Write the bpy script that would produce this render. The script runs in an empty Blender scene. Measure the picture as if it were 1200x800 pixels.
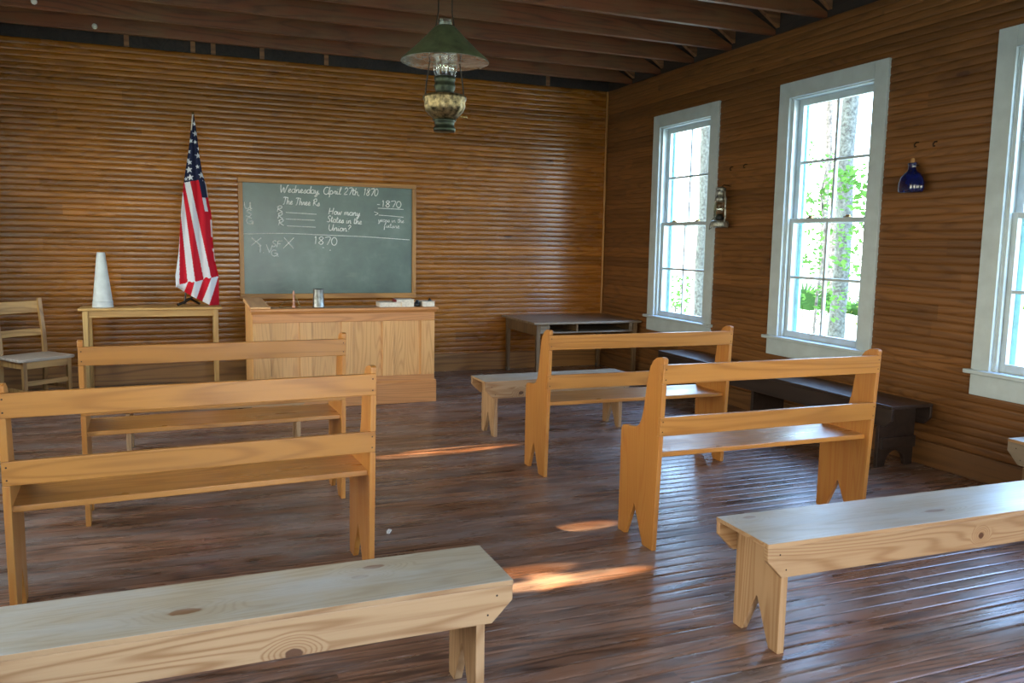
import bpy, bmesh, math, random
from mathutils import Vector, Matrix
rnd = random.Random(7)
S = bpy.context.scene
COL = S.collection
PI = math.pi

# ------------------------------------------------------------------ helpers
def lin(c):
    return tuple(((v/255)/12.92 if v/255 <= .04045 else ((v/255+.055)/1.055)**2.4) for v in c)+(1,)

class MB:
    """collects shapes, builds one mesh object"""
    def __init__(s): s.v=[]; s.f=[]; s.m=[]; s.sm=[]
    def add(s, vs, fs, m=0, smooth=False):
        o=len(s.v); s.v+= [tuple(v) for v in vs]
        for f in fs: s.f.append([i+o for i in f]); s.m.append(m); s.sm.append(smooth)
    def box(s,x0,x1,y0,y1,z0,z1,m=0):
        vs=[(x,y,z) for z in (z0,z1) for y in (y0,y1) for x in (x0,x1)]
        s.add(vs,[(0,2,3,1),(4,5,7,6),(0,1,5,4),(2,6,7,3),(0,4,6,2),(1,3,7,5)],m)
    def prism(s,poly,a,b,fn,m=0):
        """poly in 2d extruded from a to b; fn(p,q,t)->xyz"""
        n=len(poly); vs=[fn(p,q,a) for p,q in poly]+[fn(p,q,b) for p,q in poly]
        s.add(vs,[tuple(range(n)),tuple(range(2*n-1,n-1,-1))]+[(i,i+n,(i+1)%n+n,(i+1)%n) for i in range(n)],m)
    def lathe(s,prof,c=(0,0,0),n=32,m=0,sx=1,sy=1,smooth=True,fn=None):
        vs=[];fs=[];k=len(prof)
        for i in range(n):
            a=2*PI*i/n
            for r,z in prof:
                rr=r if fn is None else fn(r,z,a)
                vs.append((c[0]+rr*math.cos(a)*sx,c[1]+rr*math.sin(a)*sy,c[2]+z))
        for i in range(n):
            j=(i+1)%n
            for q in range(k-1):
                fs.append((i*k+q,j*k+q,j*k+q+1,i*k+q+1))
        s.add(vs,fs,m,smooth)
        for q,fl in ((0,True),(k-1,False)):
            if prof[q][0]>1e-4:
                ring=[vs[i*k+q] for i in range(n)]
                s.add(ring,[tuple(range(n))[::-1] if fl else tuple(range(n))],m)
    def tube(s,pts,r,n=8,m=0,cap=True):
        pts=[Vector(p) for p in pts]; k=len(pts); vs=[]; up=None
        for i,p in enumerate(pts):
            d=(pts[min(i+1,k-1)]-pts[max(i-1,0)]); d.normalize()
            if up is None: up=Vector((0,0,1)) if abs(d.z)<.9 else Vector((1,0,0))
            a=d.cross(up)
            if a.length<1e-6: a=d.cross(Vector((.3,.7,.2)))
            a.normalize(); b=a.cross(d); up=b
            rr=r[i] if isinstance(r,(list,tuple)) else r
            for j in range(n):
                t=2*PI*j/n; vs.append(p+(a*math.cos(t)+b*math.sin(t))*rr)
        fs=[(i*n+j,i*n+(j+1)%n,(i+1)*n+(j+1)%n,(i+1)*n+j) for i in range(k-1) for j in range(n)]
        s.add(vs,fs,m,True)
        if cap: s.add(vs[:n],[tuple(range(n))[::-1]],m); s.add(vs[-n:],[tuple(range(n))],m)
    def build(s,name,mats,parent=None,bevel=0,loc=None):
        me=bpy.data.meshes.new(name); me.from_pydata(s.v,[],s.f)
        if not isinstance(mats,(list,tuple)): mats=[mats]
        for x in mats: me.materials.append(x)
        me.polygons.foreach_set('material_index',s.m); me.polygons.foreach_set('use_smooth',s.sm)
        bm=bmesh.new(); bm.from_mesh(me); bmesh.ops.recalc_face_normals(bm,faces=bm.faces); bm.to_mesh(me); bm.free()
        me.update(); o=bpy.data.objects.new(name,me); COL.objects.link(o)
        if parent: o.parent=parent
        if loc: o.location=loc
        if bevel:
            b=o.modifiers.new('bevel','BEVEL'); b.width=bevel; b.segments=2; b.limit_method='ANGLE'; b.angle_limit=.7
            b.harden_normals=False
        return o

def empty(name,loc=(0,0,0),rz=0):
    o=bpy.data.objects.new(name,None); COL.objects.link(o); o.location=loc; o.rotation_euler=(0,0,rz); o.empty_display_size=.1
    return o
def tag(o,label,cat,group=None,kind=None):
    o['label']=label; o['category']=cat
    if group: o['group']=group
    if kind: o['kind']=kind
    return o
def struct(o): o['kind']='structure'; return o
def copy_tree(o,parent=None):
    c=o.copy(); COL.objects.link(c); c.parent=parent
    for ch in list(o.children): copy_tree(ch,c)
    return c

# ------------------------------------------------------------------ materials
class NT:
    def __init__(s,name):
        s.mat=bpy.data.materials.new(name); s.mat.use_nodes=True; s.t=s.mat.node_tree; s.t.nodes.clear()
        s.out=s.n('ShaderNodeOutputMaterial')
    def n(s,typ,**kw):
        nd=s.t.nodes.new(typ)
        for k,v in kw.items(): setattr(nd,k,v)
        return nd
    def l(s,a,b): s.t.links.new(a,b)
    def setin(s,sock,v):
        if hasattr(v,'links') or isinstance(v,bpy.types.NodeSocket): s.l(v,sock)
        else: sock.default_value=v
    def math(s,op,a,b=None,c=None,clamp=False):
        m=s.n('ShaderNodeMath',operation=op,use_clamp=clamp)
        s.setin(m.inputs[0],a)
        if b is not None: s.setin(m.inputs[1],b)
        if c is not None: s.setin(m.inputs[2],c)
        return m.outputs[0]
    def vmath(s,op,a,b):
        m=s.n('ShaderNodeVectorMath',operation=op); s.setin(m.inputs[0],a); s.setin(m.inputs[1],b); return m.outputs[0]
    def noise(s,vec,scale,detail=3,rough=.55,dist=0):
        n=s.n('ShaderNodeTexNoise'); s.l(vec,n.inputs['Vector']); n.inputs['Scale'].default_value=scale
        n.inputs['Detail'].default_value=detail; n.inputs['Roughness'].default_value=rough; n.inputs['Distortion'].default_value=dist
        return n.outputs['Fac']
    def ramp(s,fac,stops,interp='LINEAR'):
        r=s.n('ShaderNodeValToRGB'); r.color_ramp.interpolation=interp; e=r.color_ramp.elements
        while len(e)<len(stops): e.new(.5)
        for q,(p,c) in zip(e,stops): q.position=p; q.color=c
        s.l(fac,r.inputs[0]); return r.outputs[0]
    def mix(s,fac,a,b,mode='MIX'):
        m=s.n('ShaderNodeMix',data_type='RGBA',blend_type=mode); s.setin(m.inputs[0],fac); s.setin(m.inputs[6],a); s.setin(m.inputs[7],b); return m.outputs[2]
    def smooth(s,x,a,b):
        m=s.n('ShaderNodeMapRange',interpolation_type='SMOOTHSTEP'); s.setin(m.inputs[0],x); m.inputs[1].default_value=a; m.inputs[2].default_value=b
        return m.outputs[0]
    def scale(s,vec,sc):
        m=s.n('ShaderNodeMapping'); s.l(vec,m.inputs[0]); m.inputs['Scale'].default_value=sc; return m.outputs[0]
    def bsdf(s,color,rough=.5,metal=0,spec=.5,bump=None,bstr=.2,bdist=.01,coat=0,**kw):
        b=s.n('ShaderNodeBsdfPrincipled'); s.setin(b.inputs['Base Color'],color); s.setin(b.inputs['Roughness'],rough)
        b.inputs['Metallic'].default_value=metal; b.inputs['Specular IOR Level'].default_value=spec; b.inputs['Coat Weight'].default_value=coat
        b.inputs['Coat Roughness'].default_value=.12
        for k,v in kw.items(): s.setin(b.inputs[k.replace('_',' ')],v)
        if bump is not None:
            u=s.n('ShaderNodeBump'); s.l(bump,u.inputs['Height']); u.inputs['Strength'].default_value=bstr; u.inputs['Distance'].default_value=bdist
            s.l(u.outputs[0],b.inputs['Normal'])
        s.l(b.outputs[0],s.out.inputs[0]); return b

def ax(axis,along,across):
    return tuple(along if a==axis else across for a in 'XYZ')

def wood(name,light,dark,axis='X',rough=.4,spec=.5,rings=9.,ring_mix=.75,knots=.5,weather=None,weather_amt=0,coat=0,
         board=None,blen=3.,var=.35,bstr=.12,fine=.3,freq=1.,gloss_noise=.15,knotcol=(70,38,20),spots=(),wear=0):
    t=NT(name)
    tc=t.n('ShaderNodeTexCoord').outputs['Object']
    oi=t.n('ShaderNodeObjectInfo').outputs['Random']
    off=t.n('ShaderNodeCombineXYZ'); t.l(t.math('MULTIPLY',oi,37.),off.inputs[0]); t.l(t.math('MULTIPLY',oi,91.),off.inputs[1]); t.l(t.math('MULTIPLY',oi,53.),off.inputs[2])
    bright=None
    vec=tc if board else t.vmath('ADD',tc,off.outputs[0])
    if board:
        bax,pitch=board
        sp=t.n('ShaderNodeSeparateXYZ'); t.l(tc,sp.inputs[0])
        row=t.math('FLOOR',t.math('DIVIDE',sp.outputs['XYZ'.index(bax)],pitch))
        wn=t.n('ShaderNodeTexWhiteNoise',noise_dimensions='1D'); t.l(row,wn.inputs['W'])
        seg=t.math('FLOOR',t.math('ADD',t.math('DIVIDE',sp.outputs['XYZ'.index(axis)],blen),t.math('MULTIPLY',wn.outputs['Value'],7.)))
        cv=t.n('ShaderNodeCombineXYZ'); t.l(row,cv.inputs[0]); t.l(seg,cv.inputs[1])
        w2=t.n('ShaderNodeTexWhiteNoise',noise_dimensions='2D'); t.l(cv.outputs[0],w2.inputs['Vector'])
        bright=w2.outputs['Value']
        vec=t.vmath('ADD',tc,t.vmath('SCALE',w2.outputs['Color'],(0,0,0)))
        sc=vec.node; sc.inputs[1]
        sv=t.n('ShaderNodeVectorMath',operation='SCALE'); t.l(w2.outputs['Color'],sv.inputs[0]); sv.inputs['Scale'].default_value=23.
        vec=t.vmath('ADD',tc,sv.outputs[0])
    g=t.scale(vec,ax(axis,.42*freq,5.5*freq))
    n1=t.noise(g,1.,2,.4,.2)
    cores=None; halos=None
    for (px,py,pz,rx,ry,rz) in spots:
        d=t.vmath('SUBTRACT',tc,(px,py,pz)); wob=t.n('ShaderNodeTexNoise'); t.l(tc,wob.inputs['Vector']); wob.inputs['Scale'].default_value=30.
        d=t.scale(d,(1/rx,1/ry,1/rz)); ln=t.n('ShaderNodeVectorMath',operation='LENGTH'); t.l(d,ln.inputs[0])
        dd=t.math('ADD',ln.outputs['Value'],t.math('MULTIPLY',t.math('SUBTRACT',wob.outputs['Fac'],.5),.9))
        c=t.smooth(dd,1.15,.85); h=t.smooth(ln.outputs['Value'],4.5,.6)
        cores=c if cores is None else t.math('MAXIMUM',cores,c); halos=h if halos is None else t.math('MAXIMUM',halos,h)
    if halos is not None: n1=t.math('ADD',n1,t.math('MULTIPLY',halos,.22))
    ring=t.math('SINE',t.math('MULTIPLY',n1,rings*6.283))
    ring=t.math('MULTIPLY_ADD',ring,.5,.5)
    ring=t.math('POWER',ring,2.6)
    f=t.scale(vec,ax(axis,3.*freq,120.*freq))
    n2=t.noise(f,1.,3,.6)
    n1b=t.noise(t.scale(vec,ax(axis,1.1*freq,38.*freq)),1.,2,.5)
    ring=t.math('MAXIMUM',ring,t.math('MULTIPLY',t.smooth(n1b,.54,.68),.55))
    fac=t.math('ADD',t.math('MULTIPLY',ring,ring_mix),t.math('MULTIPLY',t.math('SUBTRACT',n2,.5),fine*2),clamp=True)
    col=t.mix(fac,lin(light),lin(dark))
    big=t.noise(t.scale(vec,ax(axis,.5,2.)),1.2,2)
    col=t.mix(t.math('MULTIPLY',t.smooth(big,.35,.7),.35),col,lin(tuple(v*.78 for v in light)))
    if knots>0:
        v=t.n('ShaderNodeTexVoronoi'); v.inputs['Scale'].default_value=1.
        nz=t.n('ShaderNodeTexNoise'); t.l(vec,nz.inputs['Vector']); nz.inputs['Scale'].default_value=9.
        kv=t.scale(vec,ax(axis,1.7,4.2))
        sv2=t.n('ShaderNodeVectorMath',operation='SCALE'); t.l(nz.outputs['Color'],sv2.inputs[0]); sv2.inputs['Scale'].default_value=.09
        t.l(t.vmath('ADD',kv,sv2.outputs[0]),v.inputs['Vector'])
        d=v.outputs['Distance']
        wn3=t.n('ShaderNodeSeparateColor'); t.l(v.outputs['Color'],wn3.inputs[0])
        gate=t.math('LESS_THAN',wn3.outputs[0],knots)
        core=t.math('MULTIPLY',t.smooth(d,.115,.07),gate); halo=t.math('MULTIPLY',t.smooth(d,.28,.1),gate)
        col=t.mix(t.math('MULTIPLY',halo,.35),col,lin(dark)); col=t.mix(t.math('MULTIPLY',core,.9),col,lin(knotcol))
    if cores is not None:
        col=t.mix(t.math('MULTIPLY',halos,.25),col,lin(dark)); col=t.mix(t.math('MULTIPLY',cores,.92),col,lin(knotcol))
    if wear:
        sc_=t.noise(t.scale(tc,ax(axis,5.,42.)),1.,4,.7); col=t.mix(t.math('MULTIPLY',t.smooth(sc_,.60,.74),wear),col,lin((176,164,156)))
    if bright is not None:
        k=t.math('MULTIPLY_ADD',bright,var*2,1-var)
        cc=t.n('ShaderNodeCombineXYZ'); [t.l(k,cc.inputs[i]) for i in range(3)]
        col=t.mix(1.,col,cc.outputs[0],'MULTIPLY')
    if weather:
        wv=t.noise(t.scale(tc,ax(axis,1.2,4.)),1.1,5,.65)
        wf=t.math('MULTIPLY',t.smooth(wv,.38,.68),weather_amt)
        col=t.mix(wf,col,lin(weather))
    rg=t.math('ADD',t.math('MULTIPLY',t.math('SUBTRACT',t.noise(t.scale(tc,ax(axis,2.,9.)),1.,4),.5),gloss_noise*2),rough)
    t.bsdf(col,rg,spec=spec,bump=fac,bstr=bstr,bdist=.002,coat=coat)
    return t.mat

def plain(name,c,rough=.5,metal=0,spec=.5,noise=.12,scale=14.,bstr=.0,coat=0,**kw):
    t=NT(name); tc=t.n('ShaderNodeTexCoord').outputs['Object']
    n=t.noise(tc,scale,4,.6)
    d=tuple(max(0,v*(1-noise*2)) for v in c); b=tuple(min(255,v*(1+noise)) for v in c)
    col=t.ramp(n,[(.3,lin(d)),(.7,lin(b))])
    t.bsdf(col,rough,metal,spec,bump=n if bstr else None,bstr=bstr,bdist=.004,coat=coat,**kw)
    return t.mat

def glassy(name,tint=(1,1,1,1),refl=.07,rough=.02):
    t=NT(name); tc=t.n('ShaderNodeTexCoord').outputs['Object']
    col=t.ramp(t.noise(tc,3.,2),[(.3,tint),(.7,tuple(v*.97 for v in tint[:3])+(1,))])
    a=t.n('ShaderNodeBsdfTransparent'); t.l(col,a.inputs[0]); b=t.n('ShaderNodeBsdfGlossy'); b.inputs['Roughness'].default_value=rough
    m=t.n('ShaderNodeMixShader'); m.inputs[0].default_value=refl; t.l(a.outputs[0],m.inputs[1]); t.l(b.outputs[0],m.inputs[2]); t.l(m.outputs[0],t.out.inputs[0])
    return t.mat

M={}
GL,GD=(184,124,58),(146,90,36)
M['bench_x']=wood('varnished pine along the bench',GL,GD,'X',rough=.33,spec=.5,knots=.16,rings=14,ring_mix=.6)
M['bench_z']=wood('varnished pine upright',GL,(170,98,36),'Z',rough=.35,spec=.5,knots=.12,rings=19,ring_mix=.6)
for k_,top_,apr_ in (('a',[(.117,.273,.44,.03,.014,.3),(.906,.108,.44,.05,.012,.3)],[(1.045,0,.357,.014,.3,.012)]),
                  ('b',[(.986,.109,.44,.045,.018,.3),(1.559,.249,.44,.035,.014,.3),(1.499,.184,.44,.028,.012,.3)],[(1.271,0,.313,.024,.3,.017)]),('c',[],[(.30,0,.34,.02,.3,.014)])):
    M['raw_x'+k_]=wood('unfinished pine apron '+k_,(176,140,102),(136,94,56),'X',rough=.5,spec=.35,knots=0,rings=20,ring_mix=.75,knotcol=(84,50,30),spots=apr_)
    M['raw_top'+k_]=wood('worn pale pine seat plank '+k_,(178,162,136),(148,130,102),'X',rough=.36,spec=.5,knots=0,rings=22,ring_mix=.5,weather=(176,174,166),weather_amt=.85,knotcol=(120,84,54),spots=top_)
M['raw_z']=wood('unfinished pine upright',(182,144,104),(146,104,64),'Z',rough=.5,spec=.35,knots=.1,rings=18)
M['desk_x']=wood('desk pine rails',(208,142,82),(168,104,56),'X',rough=.4,knots=.12,rings=18,ring_mix=.6)
M['desk_z']=wood('desk pine panels',(224,168,104),(186,126,70),'Z',rough=.4,knots=.1,rings=22,ring_mix=.55)
M['desk_y']=wood('desk pine wing',(240,186,128),(214,152,96),'Y',rough=.4,knots=.0,rings=8)
M['ltable_x']=wood('pale table pine',(205,165,100),(170,125,66),'X',rough=.45,knots=.1)
M['ltable_z']=wood('pale table legs pine',(212,172,106),(176,130,70),'Z',rough=.45,knots=.05)
M['chair_x']=wood('old chair oak slats',(188,146,86),(138,98,50),'X',rough=.45,knots=0)
M['chair_z']=wood('old chair oak posts',(168,128,76),(120,84,44),'Z',rough=.45,knots=0)
M['chair_seat']=wood('worn grey chair seat',(172,158,142),(130,112,92),'X',rough=.38,knots=0)
M['dtable_x']=wood('weathered dark table top',(140,124,104),(96,80,62),'X',rough=.33,knots=.0)
M['dtable_z']=wood('weathered dark table legs',(122,96,66),(82,60,40),'Z',rough=.45,knots=0)
M['dbench']=wood('black brown stained bench',(52,40,34),(34,26,22),'Y',rough=.34,knots=0)
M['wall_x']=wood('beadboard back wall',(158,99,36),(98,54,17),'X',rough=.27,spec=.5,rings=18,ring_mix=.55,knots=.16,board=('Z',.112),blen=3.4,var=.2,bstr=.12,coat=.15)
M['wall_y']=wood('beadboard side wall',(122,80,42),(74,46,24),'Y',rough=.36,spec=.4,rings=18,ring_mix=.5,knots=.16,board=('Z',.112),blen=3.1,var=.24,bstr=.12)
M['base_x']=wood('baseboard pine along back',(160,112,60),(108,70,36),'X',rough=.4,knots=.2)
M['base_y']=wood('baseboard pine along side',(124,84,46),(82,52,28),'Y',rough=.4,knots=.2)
M['floor']=wood('worn dark floor boards',(130,90,66),(52,35,26),'X',rough=.29,spec=.6,rings=16,ring_mix=.85,wear=.5,knots=.06,board=('Y',.083),blen=2.6,var=.34,bstr=.15,
                weather=(146,134,126),weather_amt=.55,fine=.45,gloss_noise=.22)
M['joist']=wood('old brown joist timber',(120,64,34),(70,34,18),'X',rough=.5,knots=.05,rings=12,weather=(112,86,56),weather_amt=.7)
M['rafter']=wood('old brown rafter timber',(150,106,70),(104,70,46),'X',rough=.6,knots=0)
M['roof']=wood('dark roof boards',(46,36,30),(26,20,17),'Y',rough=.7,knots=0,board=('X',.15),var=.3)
M['frame_x']=wood('blackboard oak frame rail',(186,132,66),(140,90,40),'X',rough=.4,knots=0)
M['frame_z']=wood('blackboard oak frame stile',(186,132,66),(140,90,40),'Z',rough=.4,knots=0)
M['white']=plain('white window paint',(186,198,200),.38,noise=.03,scale=6)
M['teal']=plain('outer stop with blue-green glare tint',(160,205,196),.5,noise=.05)  # blue-green cast of the bright outside light, put into the stop's colour
M['glass']=glassy('window pane glass',(.97,1,.985,1),.06)
M['lampglass']=glassy('lamp chimney glass',(.88,.93,.84,1),.12,.05)
M['brass']=plain('tarnished brass',(150,128,84),.35,1,noise=.25)
M['greenbrass']=plain('green tinged dark brass',(52,58,44),.4,.75,noise=.3)
M['font']=plain('embossed antique brass',(128,112,80),.42,.9,noise=.35,scale=40,bstr=.6)
M['shade_out']=plain('dark green enamel',(84,92,66),.35,noise=.15)
M['shade_in']=plain('grey mirrored enamel',(190,196,200),.2,.55,noise=.3,scale=7)
M['wire']=plain('dark iron wire',(60,52,44),.45,.8)
M['tin']=plain('dull pewter',(140,142,140),.38,.9,noise=.15)
M['tin_old']=plain('old lantern tin',(150,150,140),.45,.8,noise=.35,scale=30)
M['soot']=plain('black lantern top',(34,36,34),.5,.4)
M['blue']=plain('cobalt blue glazed glass',(16,24,76),.12,noise=.25,scale=18,coat=.6)
M['cork']=plain('tan cork stopper',(176,130,84),.8)
M['iron']=plain('rusty iron nail',(52,38,30),.6,.5)
M['cone']=plain('white paper',(206,212,210),.55,noise=.03)
M['paper']=plain('off white book paper',(226,218,204),.6,noise=.06,scale=30)
M['redbook']=plain('maroon book cloth',(130,46,52),.6)
M['black']=plain('black glazed ink pot',(24,22,24),.35)
M['pinkwood']=plain('pinkish turned wood',(196,140,116),.4)
M['white_porc']=plain('white porcelain',(210,206,196),.25)
M['chalk']=plain('white chalk',(236,240,234),.9,noise=.08,scale=90)
M['bark']=plain('grey lichen bark',(70,76,74),.85,noise=.32,scale=22,bstr=.6)
M['bark2']=plain('pale brown bark',(96,92,88),.85,noise=.3,scale=12,bstr=.4)
def leafmat(name,c):
    t=NT(name); tc=t.n('ShaderNodeTexCoord').outputs['Object']
    col=t.ramp(t.noise(tc,2.5,3),[(.3,lin(tuple(v*.8 for v in c))),(.7,lin(c))])
    d=t.n('ShaderNodeBsdfDiffuse'); t.l(col,d.inputs[0]); r=t.n('ShaderNodeBsdfTranslucent'); t.l(col,r.inputs[0])
    m=t.n('ShaderNodeMixShader'); m.inputs[0].default_value=.5; t.l(d.outputs[0],m.inputs[1]); t.l(r.outputs[0],m.inputs[2]); t.l(m.outputs[0],t.out.inputs[0])
    return t.mat
M['leaf']=leafmat('bright green leaves',(90,132,62)); M['leaf2']=leafmat('yellow green leaves',(120,140,58)); M['palm']=leafmat('palmetto fronds',(60,92,46))
# slate with chalk dust
def slate():
    t=NT('green grey chalkboard slate'); tc=t.n('ShaderNodeTexCoord').outputs['Object']
    n=t.noise(tc,2.2,5,.65); n2=t.noise(t.scale(tc,(2.,1,9.)),1.4,4)
    col=t.ramp(n,[(.3,lin((66,84,78))),(.55,lin((82,104,96))),(.8,lin((114,132,122)))])
    col=t.mix(t.math('MULTIPLY',t.smooth(n2,.55,.8),.35),col,lin((122,136,124)))
    t.bsdf(col,.3,spec=.6); return t.mat
M['slate']=slate()
def ground():
    t=NT('sandy forest floor'); tc=t.n('ShaderNodeTexCoord').outputs['Object']
    n=t.noise(tc,.9,6,.6); n2=t.noise(tc,8.,4)
    col=t.ramp(n,[(.3,lin((196,190,150))),(.5,lin((214,206,176))),(.7,lin((170,180,110)))])
    col=t.mix(t.math('MULTIPLY',n2,.4),col,lin((150,130,100)))
    t.bsdf(col,.9); return t.mat
M['ground']=ground()

# ------------------------------------------------------------------ room shell
XL,YF,H=-6.7,-10.2,3.3
P=.056
def bead_wall(name,u0,u1,z1,openings,to,mat,thick=.15):
    """beaded boards facing the room plus the solid wall behind; to(u,z,d): d>0 into the wall"""
    mb=MB(); nrow=int(round(z1/P))
    prof=[(0,.005),(.0022,.0038),(.0058,.0008),(.013,-.0003),(P*.5,-.0008),(P-.013,-.0003),(P-.0058,.0008),(P-.0022,.0038),(P,.005)]
    for r in range(nrow):
        za=r*P; zc=za+P/2; cuts=[(u0,u1)]
        for a,b,c,d in openings:
            if c<zc<d:
                nc=[]
                for p,q in cuts:
                    if b<=p or a>=q: nc.append((p,q)); continue
                    if a>p: nc.append((p,a))
                    if b<q: nc.append((b,q))
                cuts=nc
        for p,q in cuts:
            vs=[];k=len(prof)
            for u in (p,q):
                vs+=[to(u,za+dz,d) for dz,d in prof]
            mb.add(vs,[(i,i+1,k+i+1,k+i) for i in range(k-1)],0,True)
    # solid core
    zs=sorted({0,z1+.25}|{o[2] for o in openings}|{o[3] for o in openings})
    for za,zb in zip(zs,zs[1:]):
        zc=(za+zb)/2; cuts=[(u0-.15,u1+.15)]
        for a,b,c,d in sorted(openings):
            if c<zc<d:
                p,q=cuts.pop(); cuts+=[(p,a),(b,q)]
        for p,q in cuts:
            vs=[to(u,z,d) for z in (za,zb) for d in (.012,thick) for u in (p,q)]
            mb.add(vs,[(0,2,3,1),(4,5,7,6),(0,1,5,4),(2,6,7,3),(0,4,6,2),(1,3,7,5)],1)
    return struct(mb.build(name,[mat,M['roof']]))

WC=[-1.70,-3.75,-5.80,-7.85]      # window centres along both long walls
OW,OZ0,OZ1=.92,.705,2.735
ops=[(c-OW/2,c+OW/2,OZ0,OZ1) for c in WC]
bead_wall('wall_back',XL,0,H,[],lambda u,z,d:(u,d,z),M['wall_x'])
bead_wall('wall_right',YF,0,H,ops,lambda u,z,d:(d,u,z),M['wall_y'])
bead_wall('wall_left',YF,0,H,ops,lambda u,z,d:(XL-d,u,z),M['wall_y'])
fops=[(-4.15,-2.55,.0,2.5),(-6.1,-5.18,OZ0,OZ1),(-1.52,-.6,OZ0,OZ1)]
bead_wall('wall_front',XL,0,H,fops,lambda u,z,d:(u,YF-d,z),M['wall_x'])
# floor boards, each slightly crowned
mb=MB(); pw=.083; n=int(abs(YF)/pw)+2
for i in range(n):
    y0=.0-i*pw; ta,tb=rnd.uniform(-.00028,.00018),rnd.uniform(-.00028,.00018); pr=[(0,-.0011),(.0015,-.0002+ta),(.014,ta*.8),(pw/2,.0002),(pw-.014,tb*.8),(pw-.0015,-.0002+tb),(pw,-.0011)]
    vs=[]
    for x in (XL-.1,.1): vs+=[(x,y0-pw+q,z) for q,z in pr]
    k=len(pr); mb.add(vs,[(j,j+1,k+j+1,k+j) for j in range(k-1)],0,True)
mb.box(XL-.1,.1,YF-.2,.1,-.2,-.006,0)
struct(mb.build('floor',M['floor']))
# baseboards and corner bead
def board(name,box,mat,bev=.004):
    m=MB(); m.box(*box); return struct(m.build(name,mat,bevel=bev))
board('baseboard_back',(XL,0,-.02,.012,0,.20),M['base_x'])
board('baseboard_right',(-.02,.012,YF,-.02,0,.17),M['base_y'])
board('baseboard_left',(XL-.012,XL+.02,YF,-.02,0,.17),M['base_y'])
m=MB(); m.box(XL+.02,-4.27,YF-.012,YF+.02,0,.2); m.box(-2.43,-.02,YF-.012,YF+.02,0,.2); struct(m.build('baseboard_front',M['base_x'],bevel=.004))
m=MB(); m.box(-.028,-.004,-.028,-.004,.2,H); struct(m.build('trim_1',M['frame_z'],bevel=.008))

# ceiling: open joists, rafters and roof boards
ce=struct(empty('ceiling'))
RX,RZ0,RZ1=-3.35,3.50,5.7
def roof_z(x): return RZ0+(RZ1-RZ0)*(1-abs(x-RX)/3.35)
m=MB()
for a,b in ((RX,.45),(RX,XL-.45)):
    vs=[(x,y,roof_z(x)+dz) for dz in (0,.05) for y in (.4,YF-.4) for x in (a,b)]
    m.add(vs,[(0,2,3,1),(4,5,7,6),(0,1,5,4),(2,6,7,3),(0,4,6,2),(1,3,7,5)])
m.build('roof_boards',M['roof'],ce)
m=MB()
for y in (.05,YF-.05):
    m.prism([(.15,3.2),(.15,roof_z(.15)),(RX,RZ1),(XL-.15,roof_z(XL-.15)),(XL-.15,3.2)],y,y+(.1 if y>0 else -.1),lambda p,q,t:(p,t,q))
m.build('gable_boards',M['roof'],ce)
for x in (-5.25,-4.65,-4.46,-3.99,-3.34,-2.1,-.79):
    m=MB(); m.box(x-.022,x+.022,-.0,.05,3.31,3.75); m.build('gable_stud',M['rafter'],ce)
JY=[-.55,-1.16,-1.78,-2.40,-3.02,-3.64,-4.26,-4.88,-5.5]
jp=None
for i,y in enumerate(JY):
    if jp is None:
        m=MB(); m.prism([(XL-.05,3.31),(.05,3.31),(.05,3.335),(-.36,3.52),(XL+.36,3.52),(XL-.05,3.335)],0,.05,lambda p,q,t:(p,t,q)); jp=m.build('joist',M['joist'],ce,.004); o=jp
        m=MB()
        def raf(sgn):
            mm=MB(); x0=.12 if sgn>0 else XL-.12
            mm.prism([(x0,roof_z(x0)-.13),(x0,roof_z(x0)-.002),(RX,RZ1-.002),(RX,RZ1-.13)],0,.045,lambda p,q,t:(p,t,q)); return mm.build('rafter',M['rafter'],ce)
        r1,r2=raf(1),raf(-1); o2=[r1,r2]
    else:
        o=jp.copy(); COL.objects.link(o); o2=[]
        for r in (r1,r2): q=r.copy(); COL.objects.link(q); o2.append(q)
    o.location=(0,y,0)
    for q in o2: q.location=(0,y-.05,0)

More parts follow.
